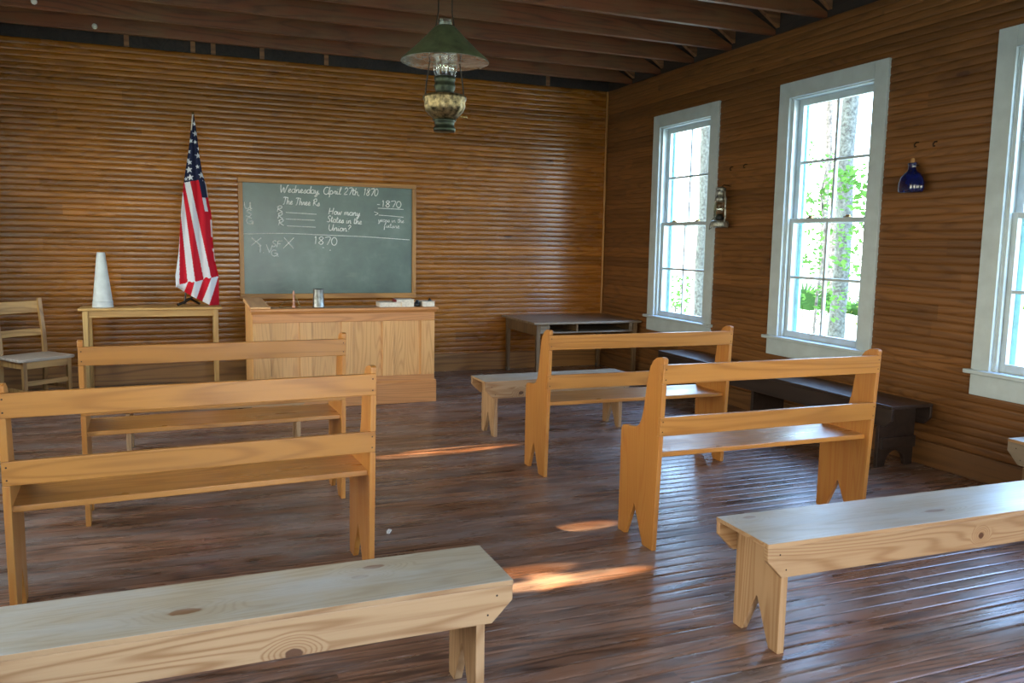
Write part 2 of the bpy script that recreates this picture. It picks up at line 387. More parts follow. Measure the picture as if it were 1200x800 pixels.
# windows
def make_window(name,depth_sign,cx,cy,rot):
    """local frame: x along wall, y into the wall (outwards), z up; face of wall at y=0"""
    w=struct(empty(name,(cx,cy,0),rot)); a,b=-OW/2,OW/2; c=.13
    m=MB(); m.box(a-c,a,-.022,.01,OZ0+.02,OZ1+.13); m.build('side_casing',M['white'],w,.003)
    m=MB(); m.box(b,b+c,-.022,.01,OZ0+.02,OZ1+.13); m.build('side_casing',M['white'],w,.003)
    m=MB(); m.box(a,b,-.022,.01,OZ1,OZ1+.13); m.build('head_casing',M['white'],w,.003)
    m=MB(); m.box(a-c-.03,b+c+.03,-.06,.05,OZ0-.005,OZ0+.022); m.build('window_sill',M['white'],w,.005)
    m=MB(); m.box(a-c,b+c,-.022,.01,OZ0-.145,OZ0-.005); m.build('apron',M['white'],w,.003)
    m=MB()   # jamb lining with stops
    for x0,x1 in ((a,a+.012),(b-.012,b)): m.box(x0,x1,.0,.16,OZ0+.02,OZ1)
    m.box(a,b,.0,.16,OZ1-.012,OZ1); m.box(a,b,.05,.18,OZ0-.02,OZ0+.022)
    for x0,x1 in ((a+.012,a+.03),(b-.03,b-.012)): m.box(x0,x1,.005,.03,OZ0+.02,OZ1-.012)
    m.build('jamb',M['white'],w,.002)
    m=MB()
    for x0,x1 in ((a+.012,a+.05),(b-.05,b-.012)): m.box(x0,x1,.145,.17,OZ0+.02,OZ1-.012)
    m.build('outer_stop',M['teal'],w)
    mid=1.715
    for nm,y0,z0,z1 in (('lower_sash',.035,OZ0+.022,mid+.02),('upper_sash',.075,mid-.02,OZ1-.012)):
        y1=y0+.035; x0,x1=a+.014,b-.014; st=.052
        m=MB(); m.box(x0,x0+st,y0,y1,z0,z1); m.box(x1-st,x1,y0,y1,z0,z1)
        rb=.055 if nm=='lower_sash' else .036; rt=.036 if nm=='lower_sash' else .052
        m.box(x0+st,x1-st,y0,y1,z0,z0+rb); m.box(x0+st,x1-st,y0,y1,z1-rt,z1)
        zc=(z0+rb+z1-rt)/2
        m.box(-.011,.011,y0+.004,y1-.004,z0+rb,z1-rt); m.box(x0+st,x1-st,y0+.004,y1-.004,zc-.011,zc+.011)
        s=m.build(nm,M['white'],w,.002)
        for u0,u1 in ((x0+st,-.011),(.011,x1-st)):
            for v0,v1 in ((z0+rb,zc-.011),(zc+.011,z1-rt)):
                g=MB(); g.add([(u0,y0+.018,v0),(u1,y0+.018,v0),(u1,y0+.018,v1),(u0,y0+.018,v1)],[(0,1,2,3)]); g.build('pane',M['glass'],s)
    for x in (-.22,.2):
        m=MB(); m.box(x-.03,x+.03,.04,.068,mid+.02,mid+.03); m.box(x-.012,x+.03,.045,.06,mid+.03,mid+.042); m.build('sash_lock',M['brass'],w,.002)
    return w
k=1
for c in WC: make_window('window_%d'%k,1,0,c,-PI/2); k+=1
for c in WC: make_window('window_%d'%k,1,XL,c,PI/2); k+=1
for c in (-5.64,-1.06): make_window('window_%d'%k,1,c,YF,PI); k+=1
dr=struct(empty('door_1',(-3.35,YF,0)))
for x0,x1 in ((-.93,-.8),(.8,.93)):
    m=MB(); m.box(x0,x1,-.16,.022,0,2.63); m.build('door_casing',M['white'],dr,.003)
m=MB(); m.box(-.8,.8,-.16,.022,2.5,2.63); m.build('head_casing',M['white'],dr,.003)

# ------------------------------------------------------------------ benches with backs
def nails(m,pts,y,mi=1):
    for x,z in pts: m.add([(x+.0035*math.cos(a),y,z+.0035*math.sin(a)) for a in [PI*q/4 for q in range(8)]],[tuple(range(8))],mi)
def make_back_bench(L):
    r=empty('back_bench')
    ln=lambda z:-.045*z/.96
    rt=.022
    zz=[(.581,.674),(.837,.931)]
    prof=[(0,0)]
    for a,b in zz: prof+=[(ln(a),a),(ln(a)+rt,a),(ln(b)+rt,b),(ln(b),b)]
    prof+=[(ln(.962),.958),(ln(.962)+.012,.965),(-.012,.965),(.018,.96),(.05,.943),(.078,.91),(.096,.86),(.112,.78),(.124,.70),(.142,.64),(.165,.602),(.20,.583),(.25,.577),(.30,.574),(.328,.566),(.342,.548),(.345,.52),
           (.345,0),(.275,0),(.192,.182),(.188,.186),(.184,.182),(.095,0)]
    for x in (0,L-.025):
        m=MB(); m.prism(prof,x,x+.025,lambda p,q,t:(t,p,q)); m.build('end_board',M['bench_z'],r,.003)
    m=MB(); m.box(.02,L-.02,.012,.362,.467,.492); m.build('seat',M['bench_x'],r,.004)
    for a,b in zz:
        m=MB(); m.prism([(ln(a)-.001,a),(ln(a)+rt,a),(ln(b)+rt,b),(ln(b)-.001,b)],0.001,L-.001,lambda p,q,t:(t,p,q))
        for zn in (a+.022,b-.022): nails(m,[(.016,zn),(L-.016,zn)],ln(zn)-.0018)
        m.build('back_rail',[M['bench_x'],M['iron']],r,.003)
    return r
def place(o,x,y,rz,sc,label,group):
    o.location=(x,y,0); o.rotation_euler=(0,0,rz); o.scale=(sc[0],sc[1],sc[2]); tag(o,label,'bench',group); return o
G='golden pine benches with backs'
b0=make_back_bench(1.36)
b1,b2,b3=[copy_tree(b0) for _ in range(3)]
place(b0,-2.69,-5.70,0,(.99,1,1),'golden pine bench with two-rail back, nearest one on the right side of the room',G)
place(b1,-2.68,-4.355,math.radians(-1.2),(1.0,1,.99),'golden pine bench with two-rail back beside the second window, behind the low plank bench',G)
place(b2,-5.435,-5.645,math.radians(3.5),(1.03,1,.995),'golden pine bench with two-rail back, closest to the camera on the left side',G)
place(b3,-5.30,-4.45,math.radians(2.4),(.99,1,1.01),'golden pine bench with two-rail back between the near left bench and the teacher desk',G)

# ------------------------------------------------------------------ backless plank benches
def make_plank_bench(L,k_,D=.32,T=.44):
    r=empty('plank_bench'); mx,mtop=M['raw_x'+k_],M['raw_top'+k_]
    m=MB(); m.box(0,L,0,D,T-.017,T,1); m.m[1]=0; o=m.build('seat_plank',[mtop,mx],r,.002)
    for y in (0.001,D-.023):
        z0,z1=T-.135,T-.017
        m=MB(); m.prism([(0.001,z1),(0.001,T-.066),(.07,z0),(L-.07,z0),(L-.001,T-.066),(L-.001,z1)],y,y+.022,lambda p,q,t:(p,t,q))
        if y<.01: nails(m,[(.055,T-.045),(L-.055,T-.045),(.085,T-.105),(L-.085,T-.105)],y-.0006)
        m.build('apron',[mx,M['iron']],r,.003)
    for x in (.085,L-.115):
        y0,y1=.023,D-.023; c=D/2
        m=MB(); m.prism([(y0,0),(y0,T-.017),(y1,T-.017),(y1,0),(y1-.055,0),(c+.004,.17),(c-.004,.17),(y0+.055,0)],x,x+.03,lambda p,q,t:(t,p,q)); m.build('end_leg',M['raw_z'],r,.003)
    return r
G2='low backless plank benches'
p0=make_plank_bench(1.95,'a'); p1=make_plank_bench(1.95,'b')
place(p0,-2.875,-6.775,math.radians(-.9),(1,1,1),'pale backless plank bench in the right foreground with a bluish worn top',G2)
place(p1,-5.80,-6.78,math.radians(.6),(1,1,1),'pale backless plank bench in the left foreground with knots in its top and front board',G2)
p2=make_plank_bench(1.30,'c'); p3=copy_tree(p2)
place(p2,-2.69,-3.25,math.radians(1),(1,1,1),'small backless plank bench standing ahead of the far right bench near the dark table',G2)
place(p3,-5.28,-2.99,math.radians(-1),(1.03,1,.96),'backless plank bench mostly hidden ahead of the far left bench, only its legs showing',G2)
# bench against the right wall at the frame edge
p4=copy_tree(p2)
for ch in p4.children:
    if not ch.name.startswith('seat_plank'):
        ch.data=ch.data.copy(); ch.data.materials[0]=M['dtable_z' if 'leg' in ch.name else 'dtable_x']
place(p4,-.50,-5.87,-PI/2,(1.0,1.1,1.02),'backless plank bench against the right wall below the third window, cut by the frame',G2)

# dark bench along the right wall
r=empty('dark_bench',(-.42,-4.97,0)); L=2.95; D=.37; T=.45
m=MB(); m.box(0,D,0,L,T-.024,T); m.build('seat_plank',M['dbench'],r,.004)
for x in (0.001,D-.023):
    m=MB(); m.prism([(0.001,T-.024),(0.001,T-.10),(.05,T-.15),(L-.05,T-.15),(L-.001,T-.10),(L-.001,T-.024)],x,x+.022,lambda p,q,t:(t,p,q)); m.build('apron',M['dbench'],r,.003)
for y in (.12,L/2,L-.15):
    arc=[(D/2+.09*math.cos(a),.11*math.sin(a)) for a in [PI*i/10 for i in range(11)]]
    m=MB(); m.prism([(D-.023,0),(D-.023,T-.024),(.023,T-.024),(.023,0)]+arc[::-1],y,y+.03,lambda p,q,t:(p,t,q)); m.build('end_leg',M['dbench'],r,.003)
m=MB(); m.box(.03,D-.03,.095,.119,.13,.21); m.build('leg_batten',M['dbench'],r,.004)
tag(r,'long dark stained bench along the right wall below the windows','bench')

# ------------------------------------------------------------------ teacher desk
r=empty('teacher_desk',(-3.45,-1.70,0)); hw=.81
m=MB(); m.box(-hw,hw,.012,.03,.2,.86); m.build('panel',M['desk_z'],r)
for x in (-.73,-.365,0,.37,.745):
    w=.065 if abs(x)>.6 else .052
    m=MB(); m.box(x-w if x>-.7 else -hw,x+w if x<.7 else hw,-.004,.012,.26,.765); m.build('stile',M['desk_z'],r,.003)
m=MB(); m.box(-hw,hw,-.004,.012,.765,.862); m.build('top_rail',M['desk_x'],r,.003)
m=MB(); m.box(-hw,hw,-.004,.012,.2,.26); m.build('bottom_rail',M['desk_x'],r,.003)
m=MB(); m.box(-hw-.015,hw+.015,-.022,.035,0,.195); m.prism([(-.022,.195),(-.006,.21),(.035,.21),(.035,.195)],-hw-.015,hw+.015,lambda p,q,t:(t,p,q)); m.build('plinth',M['desk_x'],r,.004)
m=MB(); m.box(-hw-.02,hw+.03,-.03,.24,.862,.888); m.build('counter_top',M['desk_x'],r,.006)
m=MB(); m.prism([(-.01,.84),(-.022,.862),(.012,.862),(.012,.84)],-hw-.01,hw+.015,lambda p,q,t:(t,p,q)); m.build('moulding',M['desk_x'],r,.003)
for x in (-hw,hw-.022):
    m=MB(); m.box(x,x+.022,.03,.9,.0,.862); m.build('side_panel',M['desk_z'],r,.003)
m=MB(); m.prism([(-.03,.889),(-.03,.905),(.86,.925),(.86,.889)],-hw-.02,-hw+.15,lambda p,q,t:(t,p,q)); m.build('left_wing',M['desk_y'],r,.004)
m=MB(); m.box(-hw+.022,hw-.022,.24,.88,.70,.72); m.build('writing_board',M['desk_x'],r,.003)
tag(r,'light pine panelled teacher desk standing in front of the chalkboard','desk')

# things on the desk
r=empty('tankard',(-3.685,-1.60,.888))
m=MB(); m.lathe([(.0,0),(.052,0),(.054,.006),(.05,.015),(.047,.08),(.044,.14),(.047,.158),(.047,.165),(.042,.165),(.041,.15),(.044,.08),(.046,.02),(0,.018)],n=40); m.build('body',M['tin'],r)
m=MB(); m.tube([(.03,.038,.14),(.042,.07,.14),(.045,.088,.11),(.042,.08,.06),(.03,.04,.03)],.006); m.build('handle',M['tin'],r)
tag(r,'grey pewter tankard standing on the teacher desk','tankard')
r=empty('wire_stand',(-3.90,-1.60,.888))
m=MB(); m.lathe([(0,0),(.016,0),(.017,.01),(.009,.02),(.008,.12),(.011,.13),(.006,.145),(0,.155)],n=20); m.build('peg',M['pinkwood'],r)
m=MB(); m.tube([(-.125,0,.003),(-.10,0,.035),(-.07,0,.055),(-.04,0,.062),(-.006,0,.06)],.003); m.tube([(0,0,.12),(.025,0,.08),(.045,0,.03),(.058,0,.003)],.0035); m.tube([(-.125,0,.003),(0,.03,.003),(.058,0,.003)],.003); m.build('wire_arm',M['brass'],r)
tag(r,'small wire stand with an upright pinkish peg on the teacher desk','stand')
def book(name,x,y,z,w,d,h,cover,rz,label,spine=None):
    r=empty(name,(x,y,z),rz); m=MB(); m.box(-w/2+.004,w/2-.004,-d/2+.004,d/2-.004,.003,h-.003); m.build('pages',M['paper'],r,.002)
    m=MB(); m.box(-w/2,w/2,-d/2,d/2,0,.003); m.box(-w/2,w/2,-d/2,d/2,h-.003,h); m.build('cover',cover,r)
    m=MB(); m.box(-w/2-.003,-w/2+.003,-d/2,d/2,0,h); m.build('spine',spine or cover,r,.002)
    return tag(r,label,'book','books on the teacher desk')
book('book',-3.04,-1.59,.888,.21,.15,.042,M['paper'],0,'thick white-paged book lying left end of the book row on the desk')
book('book',-2.885,-1.60,.888,.115,.15,.044,M['paper'],.02,'white book lying beneath the maroon-spined book on the desk')
book('book',-2.91,-1.60,.932,.17,.14,.024,M['paper'],0,'thin book with maroon spine lying on top of two white books',M['redbook'])
book('book',-2.685,-1.60,.888,.115,.15,.048,M['paper'],0,'white book at the right corner of the desk beside the ink pot')
r=empty('ink_pot',(-2.785,-1.62,.888)); m=MB(); m.lathe([(0,0),(.026,0),(.028,.01),(.026,.035),(.014,.045),(.014,.055),(.017,.06),(0,.06)],n=20); m.build('pot',M['black'],r)
tag(r,'small black ink pot between the white books on the desk','ink pot')
m=MB(); m.lathe([(0,0),(.016,0),(.018,.008),(.008,.02),(.004,.026),(0,.028)],n=16); o=m.build('black_knob',M['black'],loc=(-2.66,-1.60,.936)); tag(o,'tiny black pointed knob lying on the right-hand white book','knob')

# ------------------------------------------------------------------ side table with cone and flag
r=empty('side_table',(-5.085,-.40,0))
m=MB(); m.box(-.625,.625,-.215,.215,.80,.822); m.build('table_top',M['ltable_x'],r,.006)
for x in (-.59,.545):
    for y in (-.195,.15):
        m=MB(); vs=[]; 
        m.prism([(0,.8),(.045,.8),(.040,0),(.005,0)],y,y+.045,lambda p,q,t,x=x:(x+p,t,q)); m.build('leg',M['ltable_z'],r,.003)
for y in (-.18,.16):
    m=MB(); m.box(-.545,.545,y,y+.02,.735,.80); m.build('apron',M['ltable_x'],r,.002)
for x in (-.575,.555):
    m=MB(); m.box(x,x+.02,-.15,.15,.735,.80); m.build('side_apron',M['ltable_x'],r,.002)
tag(r,'narrow light pine table against the back wall holding the flag','table')
r=empty('paper_cone',(-5.515,-.42,.822),.35)
m=MB(); m.lathe([(.092,0),(.091,.006),(.036,.505),(.032,.512),(0,.512)],n=48); m.build('cone_body',M['cone'],r)
m=MB(); m.lathe([(.0926,0),(.0866,.06),(.085,.06)],n=48); m.build('base_band',M['cone'],r)
tag(r,'white paper cone with a flat tip standing on the pine table','cone')

# flag ------------------------------------------------------------
def interp(pts,t):
    for (a,x),(b,y) in zip(pts,pts[1:]):
        lo,hi=min(a,b),max(a,b)
        if lo-1e-9<=t<=hi+1e-9: return x+(y-x)*((t-a)/(b-a) if b!=a else 0)
    return pts[0][1] if abs(t-pts[0][0])<abs(t-pts[-1][0]) else pts[-1][1]
FL=[(z,x) for x,z in [(-4.681,2.648),(-4.70,2.486),(-4.718,2.335),(-4.752,2.134),(-4.775,1.995),(-4.807,1.704),(-4.836,1.347),(-4.872,1.116),(-4.87,1.0)]]
FR=[(z,x) for x,z in [(-4.665,2.649),(-4.647,2.514),(-4.625,2.265),(-4.605,2.115),(-4.572,1.99),(-4.551,1.839),(-4.53,1.711),(-4.524,1.454),(-4.505,1.247),(-4.478,1.117),(-4.478,.8)]]
HEM=[(-4.87,1.013),(-4.85,1.035),(-4.68,1.068),(-4.545,1.103),(-4.478,1.117)]
LOW=[(-4.87,1.013),(-4.816,.974),(-4.733,.922),(-4.565,.83),(-4.478,.826)]
def lx(l,z):
    (x0,z0),(x1,z1)=l; return x0+(x1-x0)*(z-z0)/(z1-z0)
MAIN=[((-4.636,2.013),(-4.484,1.104)),((-4.715,2.01),(-4.55,1.103)),((-4.765,2.0),(-4.619,1.09)),((-4.782,1.906),(-4.697,1.078)),((-4.804,1.653),(-4.765,1.065)),((-4.828,1.373),(-4.838,1.049))]
FOLD=[((-4.768,1.04),(-4.793,.975)),((-4.703,1.055),(-4.738,.925)),((-4.622,1.085),(-4.692,.885)),((-4.545,1.103),(-4.64,.856)),((-4.482,1.104),(-4.58,.816))]
NAVY,RED,WHT,HEAD=(30,36,66),(188,22,42),(212,216,226),(224,220,210)
STARS=[(-4.66,2.563,.026),(-4.655,2.47,.031),(-4.72,2.52,.02),(-4.722,2.30,.024),(-4.638,2.265,.031),(-4.628,2.335,.022),(-4.735,2.222,.024),(-4.716,2.198,.028),(-4.722,2.128,.034),(-4.712,2.055,.034),(-4.612,2.082,.032),(-4.752,2.04,.02),(-4.70,2.40,.024),(-4.66,2.39,.02),(-4.645,2.16,.022),(-4.6,2.02,.02)]
def instar(x,z):
    for sx,sz,R in STARS:
        dx,dz=x-sx,z-sz; d=math.hypot(dx,dz)
        if d>R: continue
        a=(math.atan2(dx,dz)+.15)%(2*PI/5); a=min(a,2*PI/5-a)
        # edge of star between tip (angle 0, R) and notch (angle pi/5, .4R)
        p=(R,0.); q=(.42*R*math.cos(PI/5),.42*R*math.sin(PI/5))
        px,py=d*math.cos(a),d*math.sin(a)
        if (q[0]-p[0])*(py-p[1])-(q[1]-p[1])*(px-p[0])>=0: return True
    return False
def main_col(x,z):
    cz=interp([(-4.80,2.0),(-4.715,2.017),(-4.643,2.033),(-4.60,2.03)],x)
    if z>cz:
        if z>2.50 and x<interp(FL,z)+.012: return HEAD
        return WHT if instar(x,z) else NAVY
    ls=[lx(l,z) for l in MAIN]
    if x>ls[0]:
        if z>1.87: return NAVY if x<ls[0]+.055 else WHT
        if z>1.74: return WHT if x<ls[0]+.03 else RED
        if (1.50<z<1.66 or 1.25<z<1.38) and x>interp(FR,z)-.014: return WHT
        return RED
    c=[RED,WHT,RED,WHT,RED,WHT]
    for i in range(1,6):
        if x>ls[i]: return c[i-1]
    return WHT
def fold_col(x,z):
    ls=[lx(l,z) for l in FOLD]
    c=[WHT,RED,WHT,RED,WHT,RED]
    for i,q in enumerate(ls):
        if x<q: return c[i]
    return RED
def flag_sheet(name,parent,parts):
    vs=[];fs=[];cols=[]
    for rows,skip in parts:
        o=len(vs); R=len(rows); C=len(rows[0])
        for rw in rows:
            for p,c in rw: vs.append(p); cols.append(c)
        for i in range(R-1):
            for j in range(C-1):
                if skip(rows[i][j][0],rows[i+1][j+1][0]): continue
                fs.append((o+i*C+j,o+i*C+j+1,o+(i+1)*C+j+1,o+(i+1)*C+j))
    me=bpy.data.meshes.new(name); me.from_pydata(vs,[],fs)
    a=me.color_attributes.new('cloth','FLOAT_COLOR','POINT')
    for i,c in enumerate(cols): a.data[i].color=lin(c)
    t=NT('printed flag cotton'); at=t.n('ShaderNodeVertexColor',layer_name='cloth'); tc=t.n('ShaderNodeTexCoord').outputs['Object']
    w=t.noise(t.scale(tc,(1,1,.6)),16.,3); t.bsdf(at.outputs['Color'],.75,spec=.2,bump=w,bstr=.5,bdist=.02)
    me.materials.append(t.mat); me.polygons.foreach_set('use_smooth',[True]*len(fs))
    ob=bpy.data.objects.new(name,me); COL.objects.link(ob); ob.parent=parent; return ob
FY=-.45
r=empty('flag',(-4.70,-.42,.822))
def rel(x,y,z): return (x+4.70,y+.42,z-.822)
def depth(s,z):
    amp=.012+.035*min(1,(2.65-z)/1.2)
    return FY-amp*1.3*math.sin(PI*s)-amp*.45*math.sin(s*PI*5+z*1.2)
rows=[];zz=2.648
while zz>.99:
    l,rr=interp(FL,zz),interp(FR,zz); row=[]
    for j in range(91):
        s=j/90; x=l+(rr-l)*s; row.append((rel(x,depth(s,zz),zz),main_col(x,zz)))
    rows.append(row); zz-=.0042
sk=lambda a,b: (a[2]+.822)<interp(HEM,a[0]-4.70)
back=[[ (rel(p[0]-4.70,FY+.01+(FY-(p[1]-.42))*.6+0*p[2],p[2]+.822),c) for p,c in row[::3]] for row in rows[::3]]
frows=[]
for i in range(60):
    q=i/59; row=[]
    for j in range(100):
        x=-4.868+.39*j/99; z0=interp(LOW,x); z1=interp(HEM,x)+.015; z=z1+(z0-z1)*q
        s=j/99; y=depth(s,1.05)-.004+.03*q+.018*math.sin(q*PI)*-1+.008*math.sin(x*40)
        row.append((rel(x,y+.01,z),fold_col(x,z)))
    frows.append(row)
flag_sheet('flag_cloth',r,[(rows,sk),(back,sk),(frows,lambda a,b:False)])
m=MB(); m.tube([rel(-4.80,-.42,.84),rel(-4.745,-.42,1.2),rel(-4.672,-.42,2.655)],.009); m.build('pole',M['dbench'],r)
m=MB(); m.lathe([(0,0),(.012,.0),(.014,.012),(.006,.024),(0,.03)],c=rel(-4.672,-.42,2.65),n=16); m.build('finial',M['brass'],r)
m=MB(); m.tube([rel(-4.86,-.47,.838),rel(-4.79,-.43,.865),rel(-4.72,-.41,.91)],[.014,.013,.012]); m.tube([rel(-4.66,-.33,.836),rel(-4.74,-.40,.89)],.012); m.tube([rel(-4.83,-.33,.836),rel(-4.76,-.40,.89)],.012); m.build('stand_foot',M['wire'],r)
tag(r,'furled American flag on a short staff standing on the pine table','flag')

# ------------------------------------------------------------------ chair
r=empty('wooden_chair',(-6.02,-.96,0),math.radians(38)); W,D,T=.48,.40,.45   # local: front is -y
m=MB(); m.prism([(-.225,.20),(-.245,-.19),(-.2,-.215),(.2,-.215),(.245,-.19),(.225,.20)],T-.025,T,lambda p,q,t:(p,q,t)); m.build('seat',M['chair_seat'],r,.006)
for x in (-.21,.175):
    m=MB(); m.prism([(0,T-.025),(.035,T-.025),(.032,0),(.004,0)],-.195,-.16,lambda p,q,t,x=x:(x+p,t,q)); m.build('front_leg',M['chair_z'],r,.003)
    m=MB(); m.prism([(.185,0),(.155,T),(.165,.62),(.215,.93),(.245,.93),(.195,.62),(.188,T),(.215,0)],x,x+.034,lambda p,q,t:(t,p,q)); m.build('back_post',M['chair_z'],r,.003)
for z0,z1 in ((.60,.66),(.80,.905)):
    m=MB(); yy=.17+(z0-.6)*.17
    m.prism([(x,yy+.012-.02*math.cos(x*7)*0+.02*(1-(x/.2)**2)) for x in [-.18+.04*i for i in range(10)]]+[(x,yy+.03+.02*(1-(x/.2)**2)) for x in [.18-.04*i for i in range(10)]],z0,z1,lambda p,q,t:(p,q+(t-.6)*.0,t)); m.build('back_slat',M['chair_x'],r,.003)
m=MB(); m.box(-.18,.18,-.19,-.17,T-.085,T-.025); m.build('front_rail',M['chair_x'],r,.002)
m=MB(); m.box(-.18,.18,.165,.183,T-.085,T-.025); m.build('rear_rail',M['chair_x'],r,.002)
for x in (-.203,.185):
    m=MB(); m.box(x,x+.018,-.165,.16,T-.085,T-.025); m.build('side_rail',M['chair_z'],r,.002)
    m=MB(); m.box(x,x+.016,-.17,.18,.15,.185); m.build('stretcher',M['chair_z'],r,.002)
m=MB(); m.box(-.18,.18,-.186,-.17,.22,.26); m.build('stretcher',M['chair_x'],r,.002)
tag(r,'old wooden chair with slatted back beside the pine table','chair')

# ------------------------------------------------------------------ dark table in the corner
r=empty('school_table',(-.68,-.52,0)); T=.645; w,d=.655,.49
m=MB(); m.box(-w,w,-d,d,T-.024,T); m.build('table_top',M['dtable_x'],r,.004)
for x in (-w+.04,w-.085):
    for y in (-d+.03,d-.075):
        m=MB(); m.prism([(0,T-.024),(.05,T-.024),(.042,0),(.008,0)],y,y+.045,lambda p,q,t,x=x:(x+p,t,q)); lg=m.build('leg',M['dtable_z'],r,.003)
        m=MB(); m.box(x+.006,x+.044,y+.001,y+.044,0,.035); m.build('foot_tip',M['tin'],lg)
for x in (-w+.05,w-.07):
    m=MB(); m.box(x,x+.02,-d+.075,d-.075,T-.15,T-.024); m.build('side_apron',M['dtable_z'],r,.002)
m=MB(); m.box(-w+.09,w-.09,d-.06,d-.04,T-.15,T-.024); m.build('rear_apron',M['dtable_x'],r,.002)
for x0,x1 in ((-w+.09,-w+.20),(w-.13,w-.09)):
    m=MB(); m.box(x0,x1,-d+.04,-d+.06,T-.11,T-.024); m.build('front_apron',M['dtable_x'],r,.002)
m=MB(); m.box(-w+.075,w-.075,-d+.035,d-.08,T-.125,T-.11); m.build('shelf',M['dtable_x'],r,.002)
m=MB(); m.box(-.13,-.11,-d+.05,d-.08,T-.11,T-.024); m.build('divider',M['dtable_z'],r)
tag(r,'dark weathered table with open shelf in the back right corner','table')

# ------------------------------------------------------------------ chalkboard
r=empty('chalkboard',(-3.315,-.012,1.48))
bx,bz=.94,.625; f=.045
m=MB(); m.box(-bx+f,bx-f,-.012,.01,-bz+f,bz-f); m.build('slate',M['slate'],r)
for z0,z1 in ((-bz,-bz+f+.01),(bz-f,bz)):
    m=MB(); m.box(-bx,bx,-.028,.01,z0,z1); m.build('frame_rail',M['frame_x'],r,.005)
for x0,x1 in ((-bx,-bx+f),(bx-f,bx)):
    m=MB(); m.box(x0,x1,-.027,.01,-bz+f+.01,bz-f); m.build('frame_stile',M['frame_z'],r,.005)
# single-stroke handwriting: glyph -> (advance, strokes)
def C(cx,cy,rx,ry,a0,a1,n=10): return [(cx+rx*math.cos(math.radians(a0+(a1-a0)*i/n)),cy+ry*math.sin(math.radians(a0+(a1-a0)*i/n))) for i in range(n+1)]
GF={
'W':(.95,[[(0,1),(.1,.2),(.2,0),(.4,.7),(.5,.1),(.6,0),(.8,.95),(.9,.9)]]),'e':(.42,[[(0,.1),(.25,.3),(.27,.45),(.15,.5),(.06,.25),(.15,.02),(.42,.12)]]),
'd':(.5,[C(.2,.25,.18,.25,40,330),[(.42,1),(.38,.1),(.5,.06)]]),'n':(.5,[[(.02,.48),(.06,0),(.1,.3),(.25,.5),(.34,.35),(.36,.02),(.5,.1)]]),
's':(.4,[[(0,.05),(.2,.5),(.3,.2),(.2,0),(.05,.06)],[(.25,.04),(.4,.1)]]),'a':(.48,[C(.19,.25,.18,.25,50,330),[(.38,.48),(.36,.05),(.48,.08)]]),
'y':(.46,[[(.02,.48),(.08,.1),(.2,.05),(.36,.48),(.3,-.3),(.12,-.45),(.1,-.25),(.46,.1)]]),',':(.25,[[(.08,.05),(.03,-.15)]]),
'A':(.75,[C(.33,.45,.33,.5,60,330,14),[(.68,1),(.62,.05),(.75,.05)]]),'p':(.5,[[(.05,.48),(.03,-.45)],C(.2,.25,.17,.24,150,-150)]),
'r':(.38,[[(.0,.1),(.12,.5),(.14,.42),(.28,.42),(.26,.05),(.38,.1)]]),'i':(.26,[[(.03,.45),(.06,.05),(.26,.1)],[(.06,.68),(.07,.72)]]),
'l':(.28,[[(.0,.1),(.2,.85),(.14,1),(.06,.8),(.08,.05),(.28,.1)]]),'t':(.32,[[(.1,.9),(.09,.1),(.32,.08)],[(-.02,.6),(.26,.64)]]),
'h':(.5,[[(.05,1),(.05,0),(.1,.3),(.24,.5),(.34,.35),(.35,.03),(.5,.08)]]),'o':(.42,[C(.18,.25,.17,.25,90,450,12),[(.2,.48),(.42,.42)]]),
'w':(.58,[[(.0,.48),(.08,.05),(.18,.05),(.26,.42),(.34,.05),(.44,.05),(.5,.48),(.58,.42)]]),'m':(.7,[[(.02,.48),(.05,0),(.1,.35),(.2,.5),(.27,.3),(.28,.02),(.33,.35),(.44,.5),(.51,.3),(.53,.02),(.7,.1)]]),
'u':(.48,[[(.02,.48),(.06,.08),(.18,.02),(.34,.48),(.35,.06),(.48,.1)]]),'f':(.4,[[(.0,.1),(.22,.9),(.14,1),(.08,.7),(.06,-.4),(.16,-.3),(.1,.05),(.4,.12)]]),
'T':(.62,[[(0,.92),(.2,1),(.62,.95)],[(.34,.97),(.26,.05),(.1,0)]]),'R':(.66,[[(.1,.95),(.08,0)],[(-.02,.75),(.2,1),(.46,.95),(.42,.62),(.12,.5),(.35,.25),(.62,0)]]),
'H':(.72,[[(.05,1),(.03,0)],[(.55,1),(.5,0)],[(-.03,.45),(.6,.55)]]),'S':(.55,[[(.45,.85),(.3,1),(.1,.8),(.2,.55),(.42,.35),(.3,.03),(.0,.1)]]),
'U':(.66,[[(.0,1),(.02,.3),(.2,0),(.45,.25),(.5,1),(.52,.1),(.66,.08)]]),'?':(.5,[[(.05,.8),(.22,1),(.4,.8),(.22,.5),(.2,.28)],[(.2,.06),(.21,.02)]]),
'1':(.34,[[(.08,.8),(.16,1),(.14,0)]]),'8':(.52,[[(.4,.85),(.24,1),(.08,.8),(.22,.55),(.4,.25),(.24,0),(.06,.22),(.24,.52),(.42,.85)]]),
'7':(.5,[[(.02,.95),(.44,.97),(.2,0)]]),'0':(.54,[C(.24,.5,.21,.5,80,440,16)]),'2':(.52,[[(.04,.75),(.2,1),(.4,.8),(.3,.45),(.03,.04),(.46,.06)]]),
'G':(.62,[C(.3,.5,.28,.48,50,350,14),[(.3,.45),(.6,.45),(.56,-.05)]]),'X':(.7,[[(0,1),(.66,0)],[(.62,1),(.0,0)]]),'V':(.6,[[(0,1),(.28,0)],[(.28,.0),(.58,.95)]]),
'F':(.5,[[(.08,1),(.05,0)],[(.08,.98),(.48,1)],[(.07,.52),(.36,.55)]]),'.':(.2,[[(.06,.0),(.09,.03)]]),' ':(.34,[])}
cm=MB()
